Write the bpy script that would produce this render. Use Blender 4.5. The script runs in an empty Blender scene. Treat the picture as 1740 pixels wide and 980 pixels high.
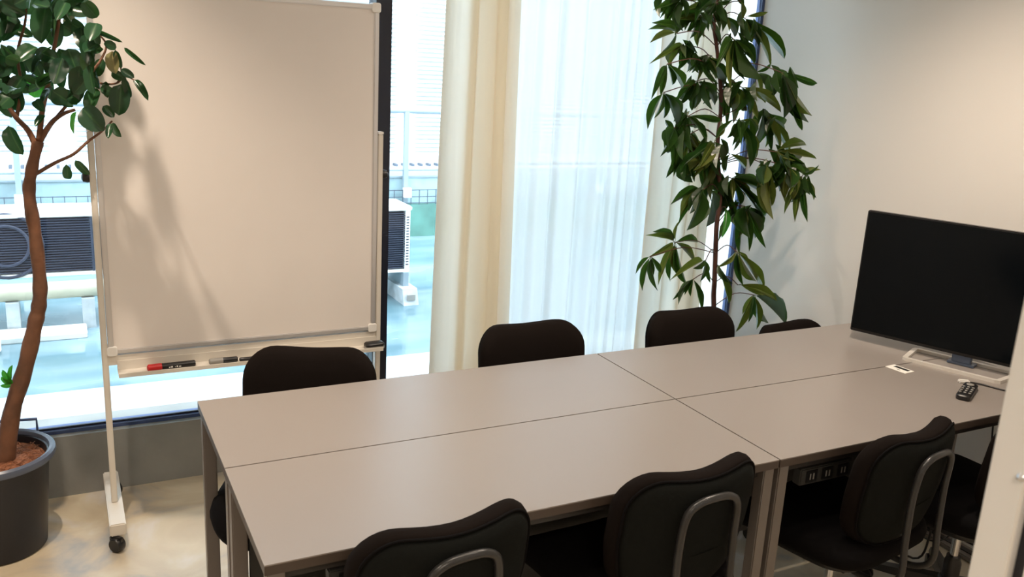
import bpy, bmesh, math, random
from mathutils import Vector, Matrix
random.seed(7)
S = bpy.context.scene
COL = S.collection
pi = math.pi

# ---------------------------------------------------------------- camera
def cam_basis(yaw, pitch, roll):
    f = Vector((-math.sin(yaw)*math.cos(pitch), math.cos(yaw)*math.cos(pitch), -math.sin(pitch)))
    r = Vector((math.cos(yaw), math.sin(yaw), 0)); u = r.cross(f)
    r2 = math.cos(roll)*r + math.sin(roll)*u; u2 = -math.sin(roll)*r + math.cos(roll)*u
    return r2, u2, f
r_, u_, f_ = cam_basis(-0.481420, 0.252160, 0.053190)
cd = bpy.data.cameras.new('camera'); cam = bpy.data.objects.new('camera', cd); COL.objects.link(cam)
cam.matrix_world = Matrix(((r_.x, u_.x, -f_.x, -0.3022), (r_.y, u_.y, -f_.y, -2.4724), (r_.z, u_.z, -f_.z, 1.6989), (0, 0, 0, 1)))
cd.sensor_width = 36; cd.lens = 36*1498.3/1740; cd.clip_start = .02; cd.clip_end = 200
cd.dof.use_dof = True; cd.dof.focus_distance = 3.0; cd.dof.aperture_fstop = 8.0
S.camera = cam

# ---------------------------------------------------------------- world: bright overcast daylight
w = bpy.data.worlds.new('overcast_sky'); S.world = w; w.use_nodes = True
wn = w.node_tree.nodes; wn['Background'].inputs[0].default_value = (.84, .93, 1, 1); wn['Background'].inputs[1].default_value = 6.2

# ---------------------------------------------------------------- ceiling downlights (built again as fittings below)
def spot(x, y, e, size=2.3, col=(1, .83, .67), z=2.545, rad=.022, blend=.8, aim=None):
    l = bpy.data.lights.new('downlight_beam', 'SPOT'); l.energy = e; l.spot_size = size; l.spot_blend = blend
    l.color = col; l.shadow_soft_size = rad
    o = bpy.data.objects.new('downlight_beam', l); COL.objects.link(o); o.location = (x, y, z)
    if aim: o.rotation_euler = (Vector(aim)-Vector((x, y, z))).to_track_quat('-Z', 'Y').to_euler()
    return o
LAMPS = [(-.36, .14, 95, None), (1.50, .16, 26, None), (2.0, -.45, 78, None), (.55, -.75, 14, None),
         (-.75, -1.2, 30, None), (1.7, -1.45, 16, None), (-.2, -3.0, 30, None)]
for i, (x, y, e, a) in enumerate(LAMPS): spot(x, y, e, aim=a, size=1.75 if i == 0 else 2.3, blend=1)
for x, y, e in ((.9, -1.0, 9), (-.3, -3.2, 18)):
    l = bpy.data.lights.new('ceiling_panel_light', 'AREA'); l.shape = 'RECTANGLE'; l.size = 1.2; l.size_y = .3
    l.energy = e; l.color = (1, .84, .68)
    o = bpy.data.objects.new('ceiling_panel_light', l); COL.objects.link(o); o.location = (x, y, 2.56)

S.view_settings.view_transform = 'Standard'; S.view_settings.look = 'None'
S.view_settings.gamma = 1; S.view_settings.use_curve_mapping = False
S.view_settings.exposure = 0.20

# ---------------------------------------------------------------- materials
def mat(name, col, rough=.5, metal=0, spec=.5, noise=None, bump=None, coat=0, trans=0, sheen=0):
    m = bpy.data.materials.new(name); m.use_nodes = True; nt = m.node_tree; b = nt.nodes['Principled BSDF']
    b.inputs['Base Color'].default_value = (*col, 1); b.inputs['Roughness'].default_value = rough
    b.inputs['Metallic'].default_value = metal; b.inputs['Specular IOR Level'].default_value = spec
    b.inputs['Coat Weight'].default_value = coat; b.inputs['Sheen Weight'].default_value = sheen
    tc = nt.nodes.new('ShaderNodeTexCoord')
    if noise:
        sc, amt = noise[0], noise[1]; n = nt.nodes.new('ShaderNodeTexNoise'); n.inputs['Scale'].default_value = sc
        n.inputs['Detail'].default_value = 5; nt.links.new(tc.outputs['Object'], n.inputs['Vector'])
        r = nt.nodes.new('ShaderNodeValToRGB'); nt.links.new(n.outputs['Fac'], r.inputs[0])
        c2 = noise[2] if len(noise) > 2 else tuple(max(0, c*(1-amt)) for c in col)
        r.color_ramp.elements[0].color = (*c2, 1); r.color_ramp.elements[1].color = (*col, 1)
        r.color_ramp.elements[0].position = .35; r.color_ramp.elements[1].position = .65
        nt.links.new(r.outputs[0], b.inputs['Base Color'])
    if bump:
        n = nt.nodes.new('ShaderNodeTexNoise'); n.inputs['Scale'].default_value = bump[0]; n.inputs['Detail'].default_value = 4
        nt.links.new(tc.outputs['Object'], n.inputs['Vector'])
        bp = nt.nodes.new('ShaderNodeBump'); bp.inputs['Strength'].default_value = bump[1]; bp.inputs['Distance'].default_value = .002
        nt.links.new(n.outputs['Fac'], bp.inputs['Height']); nt.links.new(bp.outputs[0], b.inputs['Normal'])
    return m

def cloth(name, col, transl, transp, fade=None):
    m = bpy.data.materials.new(name); m.use_nodes = True; nt = m.node_tree; nt.nodes.clear()
    out = nt.nodes.new('ShaderNodeOutputMaterial'); d = nt.nodes.new('ShaderNodeBsdfDiffuse'); t = nt.nodes.new('ShaderNodeBsdfTranslucent')
    p = nt.nodes.new('ShaderNodeBsdfTransparent'); a = nt.nodes.new('ShaderNodeMixShader'); b = nt.nodes.new('ShaderNodeMixShader')
    d.inputs[0].default_value = (*col, 1); t.inputs[0].default_value = (*col, 1)
    a.inputs[0].default_value = transl; b.inputs[0].default_value = transp
    tc = nt.nodes.new('ShaderNodeTexCoord'); n = nt.nodes.new('ShaderNodeTexNoise'); n.inputs['Scale'].default_value = 400
    nt.links.new(tc.outputs['Object'], n.inputs['Vector']); bp = nt.nodes.new('ShaderNodeBump'); bp.inputs['Strength'].default_value = .1
    bp.inputs['Distance'].default_value = .001
    nt.links.new(n.outputs['Fac'], bp.inputs['Height']); nt.links.new(bp.outputs[0], d.inputs['Normal'])
    nt.links.new(d.outputs[0], a.inputs[1]); nt.links.new(t.outputs[0], a.inputs[2])
    nt.links.new(a.outputs[0], b.inputs[1]); nt.links.new(p.outputs[0], b.inputs[2]); nt.links.new(b.outputs[0], out.inputs[0])
    return m

def leafmat(name, col, col2, tcol, transl=.3, rough=.3):
    m = bpy.data.materials.new(name); m.use_nodes = True; nt = m.node_tree; b = nt.nodes['Principled BSDF']
    out = nt.nodes['Material Output']
    oi = nt.nodes.new('ShaderNodeObjectInfo'); r = nt.nodes.new('ShaderNodeMix'); r.data_type = 'RGBA'
    nt.links.new(oi.outputs['Random'], r.inputs[0]); r.inputs[6].default_value = (*col, 1); r.inputs[7].default_value = (*col2, 1)
    # paler midrib from the leaf's own UV across its width
    uv = nt.nodes.new('ShaderNodeUVMap'); sx = nt.nodes.new('ShaderNodeSeparateXYZ'); nt.links.new(uv.outputs[0], sx.inputs[0])
    ab = nt.nodes.new('ShaderNodeMath'); ab.operation = 'ABSOLUTE'; nt.links.new(sx.outputs[0], ab.inputs[0])
    mr = nt.nodes.new('ShaderNodeMapRange'); mr.inputs[1].default_value = .0; mr.inputs[2].default_value = .12
    mr.inputs[3].default_value = .55; mr.inputs[4].default_value = 0; nt.links.new(ab.outputs[0], mr.inputs[0])
    mx = nt.nodes.new('ShaderNodeMix'); mx.data_type = 'RGBA'; nt.links.new(mr.outputs[0], mx.inputs[0])
    nt.links.new(r.outputs[2], mx.inputs[6]); mx.inputs[7].default_value = (col2[0]*2.2+.03, col2[1]*1.8+.04, col2[2]*1.8+.01, 1)
    nt.links.new(mx.outputs[2], b.inputs['Base Color']); b.inputs['Roughness'].default_value = rough
    b.inputs['Specular IOR Level'].default_value = .5
    t = nt.nodes.new('ShaderNodeBsdfTranslucent'); t.inputs[0].default_value = (*tcol, 1)
    ms = nt.nodes.new('ShaderNodeMixShader'); ms.inputs[0].default_value = transl
    nt.links.new(b.outputs[0], ms.inputs[1]); nt.links.new(t.outputs[0], ms.inputs[2]); nt.links.new(ms.outputs[0], out.inputs[0])
    return m

def glassmat():
    m = bpy.data.materials.new('window_glass'); m.use_nodes = True; nt = m.node_tree; nt.nodes.clear()
    out = nt.nodes.new('ShaderNodeOutputMaterial'); p = nt.nodes.new('ShaderNodeBsdfTransparent'); g = nt.nodes.new('ShaderNodeBsdfGlossy')
    p.inputs[0].default_value = (.95, .985, 1, 1); g.inputs['Roughness'].default_value = .01
    f = nt.nodes.new('ShaderNodeFresnel'); f.inputs[0].default_value = 1.35
    ms = nt.nodes.new('ShaderNodeMixShader'); nt.links.new(f.outputs[0], ms.inputs[0])
    nt.links.new(p.outputs[0], ms.inputs[1]); nt.links.new(g.outputs[0], ms.inputs[2]); nt.links.new(ms.outputs[0], out.inputs[0])
    return m

M = {}
M['wall'] = mat('painted_wall', (.83, .785, .73), .7, bump=(60, .05))
M['ceiling'] = mat('white_ceiling', (.82, .80, .77), .8)
M['curb'] = mat('grey_concrete', (.30, .30, .28), .75, noise=(5, .18), bump=(40, .3))
M['black_metal'] = mat('black_window_metal', (.010, .012, .022), .35)
M['blue_metal'] = mat('navy_window_metal', (.06, .09, .20), .4)
M['glass'] = glassmat()
M['laminate'] = mat('taupe_laminate', (.285, .254, .232), .34, noise=(3, .03), spec=.5)
M['edge'] = mat('dark_taupe_edge', (.075, .055, .043), .5)
M['underframe'] = mat('dark_underframe_steel', (.035, .032, .03), .5)
M['legmetal'] = mat('taupe_powder_coated_steel', (.18, .155, .135), .4, bump=(300, .05))
M['panel'] = mat('dark_grey_panel', (.045, .045, .042), .6)
M['fabric'] = mat('black_fabric', (.006, .0055, .006), .95, spec=.1, bump=(900, .5), sheen=.0)
M['fabric_edge'] = mat('brown_black_fabric', (.011, .0082, .0072), .95, spec=.06, bump=(900, .5))
M['shell'] = mat('black_plastic_shell', (.009, .010, .009), .85, bump=(500, .25), spec=.08)
M['tube'] = mat('black_painted_tube', (.028, .028, .028), .28)
M['plastic'] = mat('black_plastic', (.012, .012, .013), .35)
M['chrome'] = mat('chrome', (.75, .77, .8), .18, 1)
M['alu'] = mat('brushed_aluminium', (.70, .68, .67), .35, .55)
M['board'] = mat('whiteboard_enamel', (.80, .745, .70), .32, noise=(2.5, .035), spec=.35)
M['cream_metal'] = mat('cream_powder_coat', (.70, .655, .58), .4)
M['white_plastic'] = mat('white_plastic', (.82, .80, .76), .35)
M['red'] = mat('red_plastic', (.65, .03, .03), .35)
M['grey_plastic'] = mat('grey_plastic', (.28, .27, .25), .4)
M['screen'] = mat('dark_screen', (.003, .0045, .006), .12, spec=.12)
M['bezel'] = mat('black_bezel', (.006, .006, .007), .3)
M['silver'] = mat('silver_stand', (.80, .76, .70), .3, .25)
M['bluegrey'] = mat('blue_grey_neck', (.10, .13, .19), .3, .5)
M['paper'] = mat('white_card', (.84, .82, .76), .6)
M['ink'] = mat('black_ink', (.02, .02, .02), .6)
M['pot'] = mat('blue_black_plastic_pot', (.007, .008, .013), .4, bump=(120, .1))
M['rim'] = mat('blue_grey_pot_rim', (.10, .12, .17), .3)
M['coir'] = mat('coir_mulch', (.34, .13, .06), .95, noise=(40, .5), bump=(90, 1))
M['bark'] = mat('brown_bark', (.20, .085, .04), .7, noise=(14, .45), bump=(70, .6))
M['bark2'] = mat('reddish_bark', (.13, .05, .035), .7, noise=(20, .4), bump=(90, .5))
M['twig'] = mat('green_brown_twig', (.12, .12, .04), .6)
M['petiole'] = mat('red_petiole', (.25, .07, .05), .6)
M['leaf_long'] = leafmat('narrow_leaf', (.008, .028, .008), (.028, .065, .012), (.12, .30, .03), .20)
M['leaf_lit_olive'] = leafmat('lit_olive_narrow_leaf', (.06, .085, .016), (.15, .165, .04), (.25, .38, .05), .22, .35)  # lighter olive copy: the lit look of some leaves is in the colour
M['leaf_round'] = leafmat('broad_leaf', (.008, .028, .016), (.018, .055, .022), (.07, .22, .04), .16, .22)
M['leaf_young'] = leafmat('young_leaf', (.03, .16, .02), (.05, .22, .03), (.10, .55, .05), .35)
M['leaf_backlit_pale'] = leafmat('backlit_pale_leaf', (.16, .15, .06), (.22, .20, .09), (.5, .42, .18), .35)  # paleness of backlit leaves put into the colour
M['cream_cloth'] = cloth('cream_curtain_cloth', (.97, .91, .80), .68, .03)
M['sheer'] = cloth('white_sheer_cloth', (.985, .985, .98), .78, .10)
M['siding'] = mat('white_siding', (.60, .64, .66), .6)
M['parapet'] = mat('pale_blue_parapet', (.36, .50, .54), .6, noise=(4, .35))
M['green'] = mat('green_painted_parapet', (.09, .24, .20), .5, noise=(6, .35))
M['galv'] = mat('pale_galvanised_rail', (.24, .30, .34), .5)
M['wire'] = mat('dark_wire', (.06, .08, .11), .6)
M['ac_case'] = mat('white_ac_casing', (.78, .79, .76), .5)
M['ac_fin'] = mat('blue_grey_ac_fins', (.030, .038, .065), .55)
M['ac_dark'] = mat('dark_ac_interior', (.022, .026, .045), .7)
M['block'] = mat('concrete_block', (.50, .54, .56), .8, noise=(12, .3), bump=(40, .4))
M['pipe'] = mat('beige_pipe_wrap', (.52, .50, .38), .6, noise=(8, .15))

# room floor: sealed beige concrete, with worn grey patches
def floor_mat():
    m = bpy.data.materials.new('sealed_concrete_floor'); m.use_nodes = True; nt = m.node_tree; b = nt.nodes['Principled BSDF']
    tc = nt.nodes.new('ShaderNodeTexCoord')
    n = nt.nodes.new('ShaderNodeTexNoise'); n.inputs['Scale'].default_value = 3.2; n.inputs['Detail'].default_value = 7; n.inputs['Distortion'].default_value = .8
    r = nt.nodes.new('ShaderNodeValToRGB'); e = r.color_ramp.elements
    e[0].position = .36; e[0].color = (.36, .34, .31, 1); e[1].position = .66; e[1].color = (.68, .63, .58, 1)
    x = e.new(.47); x.color = (.56, .46, .32, 1); x = e.new(.55); x.color = (.62, .53, .38, 1)
    nt.links.new(tc.outputs['Object'], n.inputs['Vector']); nt.links.new(n.outputs['Fac'], r.inputs[0]); nt.links.new(r.outputs[0], b.inputs['Base Color'])
    n2 = nt.nodes.new('ShaderNodeTexNoise'); n2.inputs['Scale'].default_value = 6; nt.links.new(tc.outputs['Object'], n2.inputs['Vector'])
    mr = nt.nodes.new('ShaderNodeMapRange'); mr.inputs[3].default_value = .18; mr.inputs[4].default_value = .5
    nt.links.new(n2.outputs['Fac'], mr.inputs[0]); nt.links.new(mr.outputs[0], b.inputs['Roughness'])
    return m
def deck_mat():
    m = bpy.data.materials.new('wet_teal_roof_deck'); m.use_nodes = True; nt = m.node_tree; b = nt.nodes['Principled BSDF']
    tc = nt.nodes.new('ShaderNodeTexCoord'); mp = nt.nodes.new('ShaderNodeMapping'); mp.inputs['Scale'].default_value = (.5, 1.3, 1)
    nt.links.new(tc.outputs['Object'], mp.inputs[0])
    n = nt.nodes.new('ShaderNodeTexNoise'); n.inputs['Scale'].default_value = 1.6; n.inputs['Detail'].default_value = 3
    nt.links.new(mp.outputs[0], n.inputs['Vector'])
    r = nt.nodes.new('ShaderNodeValToRGB'); e = r.color_ramp.elements
    e[0].position = .35; e[0].color = (.10, .18, .21, 1); e[1].position = .60; e[1].color = (.20, .29, .335, 1)
    nt.links.new(n.outputs['Fac'], r.inputs[0]); nt.links.new(r.outputs[0], b.inputs['Base Color'])
    mr = nt.nodes.new('ShaderNodeMapRange'); mr.inputs[1].default_value = .4; mr.inputs[2].default_value = .6
    mr.inputs[3].default_value = .04; mr.inputs[4].default_value = .30
    nt.links.new(n.outputs['Fac'], mr.inputs[0]); nt.links.new(mr.outputs[0], b.inputs['Roughness'])
    return m
M['pale_strip'] = mat('pale_deck_strip', (.58, .66, .70), .12, noise=(1.2, .12))
M['floor'] = floor_mat(); M['deck'] = deck_mat()

# ---------------------------------------------------------------- helpers
def obj(name, bm, m, parent=None, smooth=False, bevel=0):
    if bevel:
        bmesh.ops.bevel(bm, geom=list(bm.edges), offset=bevel, segments=2, affect='EDGES', clamp_overlap=True)
    me = bpy.data.meshes.new(name)
    bmesh.ops.recalc_face_normals(bm, faces=list(bm.faces)); bm.to_mesh(me); bm.free()
    me.materials.append(m if not isinstance(m, str) else M[m])
    if smooth:
        for p in me.polygons: p.use_smooth = True
        if smooth != 'all':
            me.update(); me.set_sharp_from_angle(angle=.7)
    o = bpy.data.objects.new(name, me); COL.objects.link(o)
    if parent: o.parent = parent
    return o
def tag(o, label, cat, group=None):
    o['label'] = label; o['category'] = cat
    if group: o['group'] = group
    return o
def thing(name, label, cat, loc=(0, 0, 0), rz=0, group=None):
    o = bpy.data.objects.new(name, None); COL.objects.link(o); o.location = loc; o.rotation_euler = (0, 0, rz); o.empty_display_size = .1
    return tag(o, label, cat, group)
def struct(name, bm, m, **k):
    o = obj(name, bm, m, **k)
    if not o.parent: o['kind'] = 'structure'
    return o
def box(x0, x1, y0, y1, z0, z1, bm=None):
    bm = bm or bmesh.new()
    v = [bm.verts.new((x, y, z)) for x in (x0, x1) for y in (y0, y1) for z in (z0, z1)]
    for f in ((0, 1, 3, 2), (4, 6, 7, 5), (0, 4, 5, 1), (2, 3, 7, 6), (0, 2, 6, 4), (1, 5, 7, 3)): bm.faces.new([v[i] for i in f])
    return bm
def beam(a, b, w, h, bm=None, up=(0, 0, 1)):
    bm = bm or bmesh.new(); a = Vector(a); b = Vector(b); d = (b-a).normalized(); s = d.cross(Vector(up)).normalized(); t = s.cross(d)
    r = [[bm.verts.new(p + s*sx*w/2 + t*sy*h/2) for sx, sy in ((-1, -1), (1, -1), (1, 1), (-1, 1))] for p in (a, b)]
    for i in range(4): bm.faces.new((r[0][i], r[0][(i+1) % 4], r[1][(i+1) % 4], r[1][i]))
    bm.faces.new(r[0]); bm.faces.new(r[1][::-1]); return bm
def tube(path, rad, n=10, bm=None, caps=True):
    bm = bm or bmesh.new(); P = [Vector(p) for p in path]; rr = rad if isinstance(rad, (list, tuple)) else [rad]*len(P)
    rings = []; ref = None
    for i, p in enumerate(P):
        d = (P[min(i+1, len(P)-1)] - P[max(i-1, 0)]).normalized()
        if ref is None: ref = d.orthogonal().normalized()
        ref = (ref - d*ref.dot(d)).normalized(); s = d.cross(ref)
        rings.append([bm.verts.new(p + (ref*math.cos(2*pi*k/n) + s*math.sin(2*pi*k/n))*rr[i]) for k in range(n)])
    for a, b in zip(rings, rings[1:]):
        for k in range(n): bm.faces.new((a[k], a[(k+1) % n], b[(k+1) % n], b[k]))
    if caps: bm.faces.new(rings[0]); bm.faces.new(rings[-1][::-1])
    return bm
def smoothpath(P, k=5):
    P = [Vector(p) for p in P]; out = []
    for i in range(len(P)-1):
        p0, p1, p2, p3 = P[max(i-1, 0)], P[i], P[i+1], P[min(i+2, len(P)-1)]
        for j in range(k):
            t = j/k; out.append(.5*((2*p1)+(p2-p0)*t+(2*p0-5*p1+4*p2-p3)*t*t+(3*p1-p0-3*p2+p3)*t**3))
    out.append(P[-1]); return out
def lathe(prof, n=32, bm=None, c=(0, 0, 0), axis='z', closed=False):
    bm = bm or bmesh.new(); rings = []
    for r, z in prof:
        ring = []
        for k in range(n):
            a = 2*pi*k/n; p = (r*math.cos(a), r*math.sin(a), z)
            if axis == 'y': p = (p[0], p[2], p[1])
            if axis == 'x': p = (p[2], p[0], p[1])
            ring.append(bm.verts.new((p[0]+c[0], p[1]+c[1], p[2]+c[2])))
        rings.append(ring)
    for a, b in list(zip(rings, rings[1:])) + ([(rings[-1], rings[0])] if closed else []):
        for k in range(n): bm.faces.new((a[k], a[(k+1) % n], b[(k+1) % n], b[k]))
    if not closed: bm.faces.new(rings[0]); bm.faces.new(rings[-1][::-1])
    return bm
def dup(root, loc=None, rz=None, label=None):
    c = root.copy(); COL.objects.link(c)
    for ch in root.children: 
        d = dup(ch); d.parent = c; d.matrix_parent_inverse = ch.matrix_parent_inverse.copy()
    if loc is not None: c.location = loc
    if rz is not None: c.rotation_euler = (0, 0, rz)
    if label: c['label'] = label
    return c
def rrect(hw, hh, r, n=8):
    pts = []
    for cx, cy, a0 in ((hw-r, hh-r, 0), (-hw+r, hh-r, pi/2), (-hw+r, -hh+r, pi), (hw-r, -hh+r, 1.5*pi)):
        for i in range(n+1):
            a = a0 + i*pi/2/n; pts.append((cx+r*math.cos(a), cy+r*math.sin(a)))
    if n < 7: return pts
    out = []          # soft cushions need points along the straight runs too
    for i, p in enumerate(pts):
        out.append(p); q = pts[(i+1) % len(pts)]
        if (i+1) % (n+1) == 0:
            for k in range(1, 8): out.append((p[0]+(q[0]-p[0])*k/8, p[1]+(q[1]-p[1])*k/8))
    return out
def pad(hw, hh, r, prof, fn, n=8, bm=None):
    """closed cushion: rounded rectangle rings (inset, depth) mapped through fn(u, v, depth)"""
    bm = bm or bmesh.new(); rings = []
    for ins, dep in prof:
        q = rrect(max(hw-ins, .004), max(hh-ins, .004), max(min(r-ins*.8, hh-ins, hw-ins), .003), n)
        rings.append([bm.verts.new(fn(u, v, dep)) for u, v in q])
    N = len(rings[0])
    for a, b in zip(rings, rings[1:]):
        for k in range(N): bm.faces.new((a[k], a[(k+1) % N], b[(k+1) % N], b[k]))
    bm.faces.new(rings[0]); bm.faces.new(rings[-1][::-1]); return bm
def orect(name, x0, x1, y0, y1, z0, z1, m, parent=None, bevel=0):
    return obj(name, box(x0, x1, y0, y1, z0, z1), m, parent, bevel=bevel)

# plant shapes: branch nodes and leaf tips in world millimetres
ALII_TRUNK=[[2401,620,522],[2381,620,639],[2369,620,754],[2356,620,894],[2344,620,1031],[2346,620,1166],[2314,620,1299],[2297,620,1415],[2298,620,1505],[2287,620,1606],[2264,620,1704],[2237,620,1801],[2208,620,1896],[2214,620,1991],[2204,620,2130]]
ALII=[([1925,498,1965],[[1790,458,1921],[1842,488,1897],[1862,463,1867],[1824,455,1969],[1911,567,1991],[1923,604,1922]]),([2099,484,1964],[[2150,465,1981],[2074,497,1913],[1965,507,1928],[2156,519,1900],[1971,417,1928],[2081,534,1936]]),([2220,478,1982],[[2242,499,1910]]),([2171,523,1920],[[2260,549,1851],[2184,492,1865]]),([2274,505,1919],[[2360,484,1946],[2483,500,1786],[2398,478,1755],[2332,481,1822],[2348,534,1841]]),([1893,447,1836],[[1766,443,1841],[1817,497,1800],[1784,449,1864],[1846,462,1773]]),([2152,651,1921],[[1998,616,1905],[2041,669,1876],[2017,608,1846],[2192,693,1812],[2197,665,1847],[2063,538,1825],[2007,593,1902]]),([2158,728,1801],[[1980,708,1726],[2048,681,1713],[2126,714,1715],[2170,687,1752],[2084,624,1753],[2128,616,1772]]),([2202,478,1833],[[2114,453,1722],[2164,488,1770],[2190,444,1650],[2286,486,1690],[2303,465,1749],[2358,474,1698],[2236,465,1713],[2320,593,1740],[2068,386,1750]]),([2142,600,1755],[[2247,609,1753],[2080,582,1698],[2187,554,1677],[2289,634,1650],[2119,580,1666],[2214,650,1706],[2116,535,1722],[2198,548,1660],[2120,528,1686],[2165,516,1682]]),([1861,451,1718],[[1786,422,1597],[1873,488,1610],[1965,491,1638],[1922,493,1648]]),([1916,531,1606],[[1872,547,1474],[1905,561,1512],[1998,545,1488],[1950,563,1513]]),([2125,594,1656],[[2052,610,1570],[2144,613,1552],[2035,571,1620],[2121,637,1580],[2263,640,1568],[2122,707,1589],[2189,684,1544]]),([2349,666,1656],[[2390,709,1520],[2381,638,1500],[2334,617,1485],[2460,709,1553],[2433,778,1540],[2430,780,1543]]),([2300,508,1641],[[2317,466,1542],[2444,527,1585],[2473,469,1555],[2402,514,1525],[2315,484,1575],[2443,617,1568],[2405,585,1551]]),([2423,572,1697],[[2554,607,1612],[2490,562,1745],[2428,529,1615]]),([2443,433,1710],[[2658,463,1676],[2599,420,1531],[2633,483,1496],[2474,425,1541],[2553,454,1558],[2620,428,1556]]),([2473,546,1532],[[2474,590,1391],[2646,559,1363],[2544,589,1397],[2536,544,1386],[2545,508,1400],[2663,656,1444],[2576,604,1431]]),([2254,442,1506],[[2372,471,1468],[2247,452,1394],[2331,445,1333],[2284,444,1425],[2187,345,1426],[2421,535,1339]]),([2075,566,1510],[[2121,530,1469],[2257,593,1496],[2003,552,1490],[2189,582,1411],[2032,529,1429],[2193,630,1475],[1990,493,1495]]),([1996,543,1464],[[1920,510,1363],[2044,581,1300],[1968,553,1383],[2039,545,1354],[2041,639,1365],[1906,449,1399]]),([2198,694,1425],[[2177,675,1292],[2289,737,1268],[2271,685,1338],[2236,704,1346],[2211,734,1258],[2304,800,1297],[2193,627,1377],[2266,788,1270],[2316,787,1264]]),([2199,523,1407],[[2079,482,1307],[2047,499,1325],[2253,495,1494],[2204,566,1301],[2076,445,1324],[2266,579,1483]]),([2278,509,1358],[[2393,547,1297],[2275,524,1285]]),([2442,409,1380],[[2607,422,1404],[2622,376,1358],[2561,374,1338],[2542,400,1299],[2482,372,1293],[2629,470,1391],[2612,495,1323],[2640,527,1300],[2491,351,1354]]),([2127,621,1335],[[2028,573,1281],[2163,594,1241],[2045,572,1266],[2158,662,1242],[2237,695,1224],[2238,692,1256]]),([2283,633,1334],[[2188,673,1251],[2251,643,1191],[2163,587,1252],[2279,647,1222],[2317,727,1236],[2107,537,1291]]),([2335,651,1276],[[2302,661,1112],[2469,653,1054],[2354,699,1033],[2366,636,1163],[2291,609,1153],[2428,672,1113]]),([2216,584,1195],[[2070,589,1138],[2119,594,1055],[2136,559,1042],[2093,554,1099],[2156,542,1125]]),([2362,576,1244],[[2458,617,1132],[2525,596,1117],[2538,538,1169],[2593,624,1072],[2487,609,1165],[2475,577,1223],[2337,526,1161],[2517,686,1197],[2502,666,1194],[2475,493,1206]]),([2389,395,1324],[[2434,442,1207],[2440,378,1119],[2547,436,1169],[2481,440,1160],[2510,438,1217],[2345,386,1238],[2516,492,1248],[2301,302,1263],[2497,498,1217],[2286,309,1263]]),([2488,368,1317],[[2516,397,1197],[2527,349,1225],[2628,405,1272],[2535,376,1190],[2410,265,1258],[2639,487,1213],[2416,271,1226],[2472,262,1308]]),([2593,391,1274],[[2539,402,1128],[2590,391,1097],[2639,374,1098],[2679,384,1169],[2694,382,1305],[2628,345,1326]]),([2484,604,1111],[[2592,572,940],[2450,590,979],[2515,583,927],[2474,590,911],[2398,640,962],[2598,648,966],[2420,484,1006],[2541,719,1014]]),([2354,584,1113],[[2311,538,1000]]),([2357,481,929],[[2284,503,867],[2415,471,885],[2379,445,799],[2505,469,763],[2475,478,804],[2366,467,830]]),([2329,567,852],[[2387,531,780],[2332,520,797],[2436,596,676]]),([2151,662,944],[[2022,653,893],[1977,623,989],[2023,641,997],[2165,667,1029],[2297,701,930],[2088,660,774],[2184,709,772],[2236,664,763],[2233,630,865],[2186,673,808]]),([1989,618,897],[[1935,628,829],[1983,640,756],[2004,570,772],[2004,612,813],[2068,648,822]]),([2173,466,903],[[1977,420,850],[2131,434,831],[2098,444,883],[2202,459,815]]),([2164,524,807],[[2084,537,726],[2078,491,720],[2208,508,678],[2174,541,732],[2133,528,744]]),([2611,612,679],[[2577,655,507],[2578,588,568],[2768,595,627],[2557,360,627],[2733,616,526],[2637,598,530],[2595,648,585]]),([2366,459,783],[[2523,457,737],[2544,421,714]]),([2218,711,2066],[[2140,721,2001],[2238,760,1973],[2292,676,2013],[2169,733,2087],[2326,721,1954],[2068,606,1986],[2311,776,1981],[2109,641,2086],[2220,766,2072]]),([2186,507,2087],[[2245,465,2006],[2307,499,2063],[2290,548,1985],[2165,485,1996],[2239,456,2042],[2355,603,2051],[2382,624,2093],[2196,416,2011]]),([1902,459,2049],[[1828,473,2001],[1851,416,1966],[1979,505,1987],[1936,576,2011],[1755,340,1996],[2001,576,1989],[1887,388,1971]])]
RUB_TRUNK=[[-544,680,285],[-526,680,335],[-497,680,489],[-444,680,648],[-407,680,787],[-392,680,845],[-383,680,924],[-385,680,1080],[-392,680,1213],[-380,680,1287],[-355,680,1379]]
RUB_BR=[[[-361,680,1361],[-380,680,1412],[-407,620,1455],[-434,620,1504],[-472,620,1557],[-495,620,1640]],[[-357,680,1368],[-331,680,1412],[-306,620,1450],[-275,620,1472],[-245,620,1483]],[[-353,680,1379],[-336,680,1479],[-318,620,1545],[-304,620,1615],[-282,620,1703],[-262,620,1806],[-252,620,1907]],[[-371,680,1276],[-310,680,1313],[-259,620,1346],[-215,620,1386],[-176,620,1416],[-152,460,1462]],[[-306,680,1445],[-255,680,1508],[-208,460,1591],[-170,460,1642],[-155,460,1687],[-187,460,1725]],[[-409,680,1451],[-389,680,1540],[-389,620,1646],[-360,620,1749],[-357,620,1865]],[[-206,520,1588],[-172,520,1569],[-129,460,1576],[-118,460,1611],[-131,460,1670]],[[-126,520,1574],[-102,520,1592],[-84,460,1585]],[[-499,680,510],[-489,680,588]]]
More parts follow.
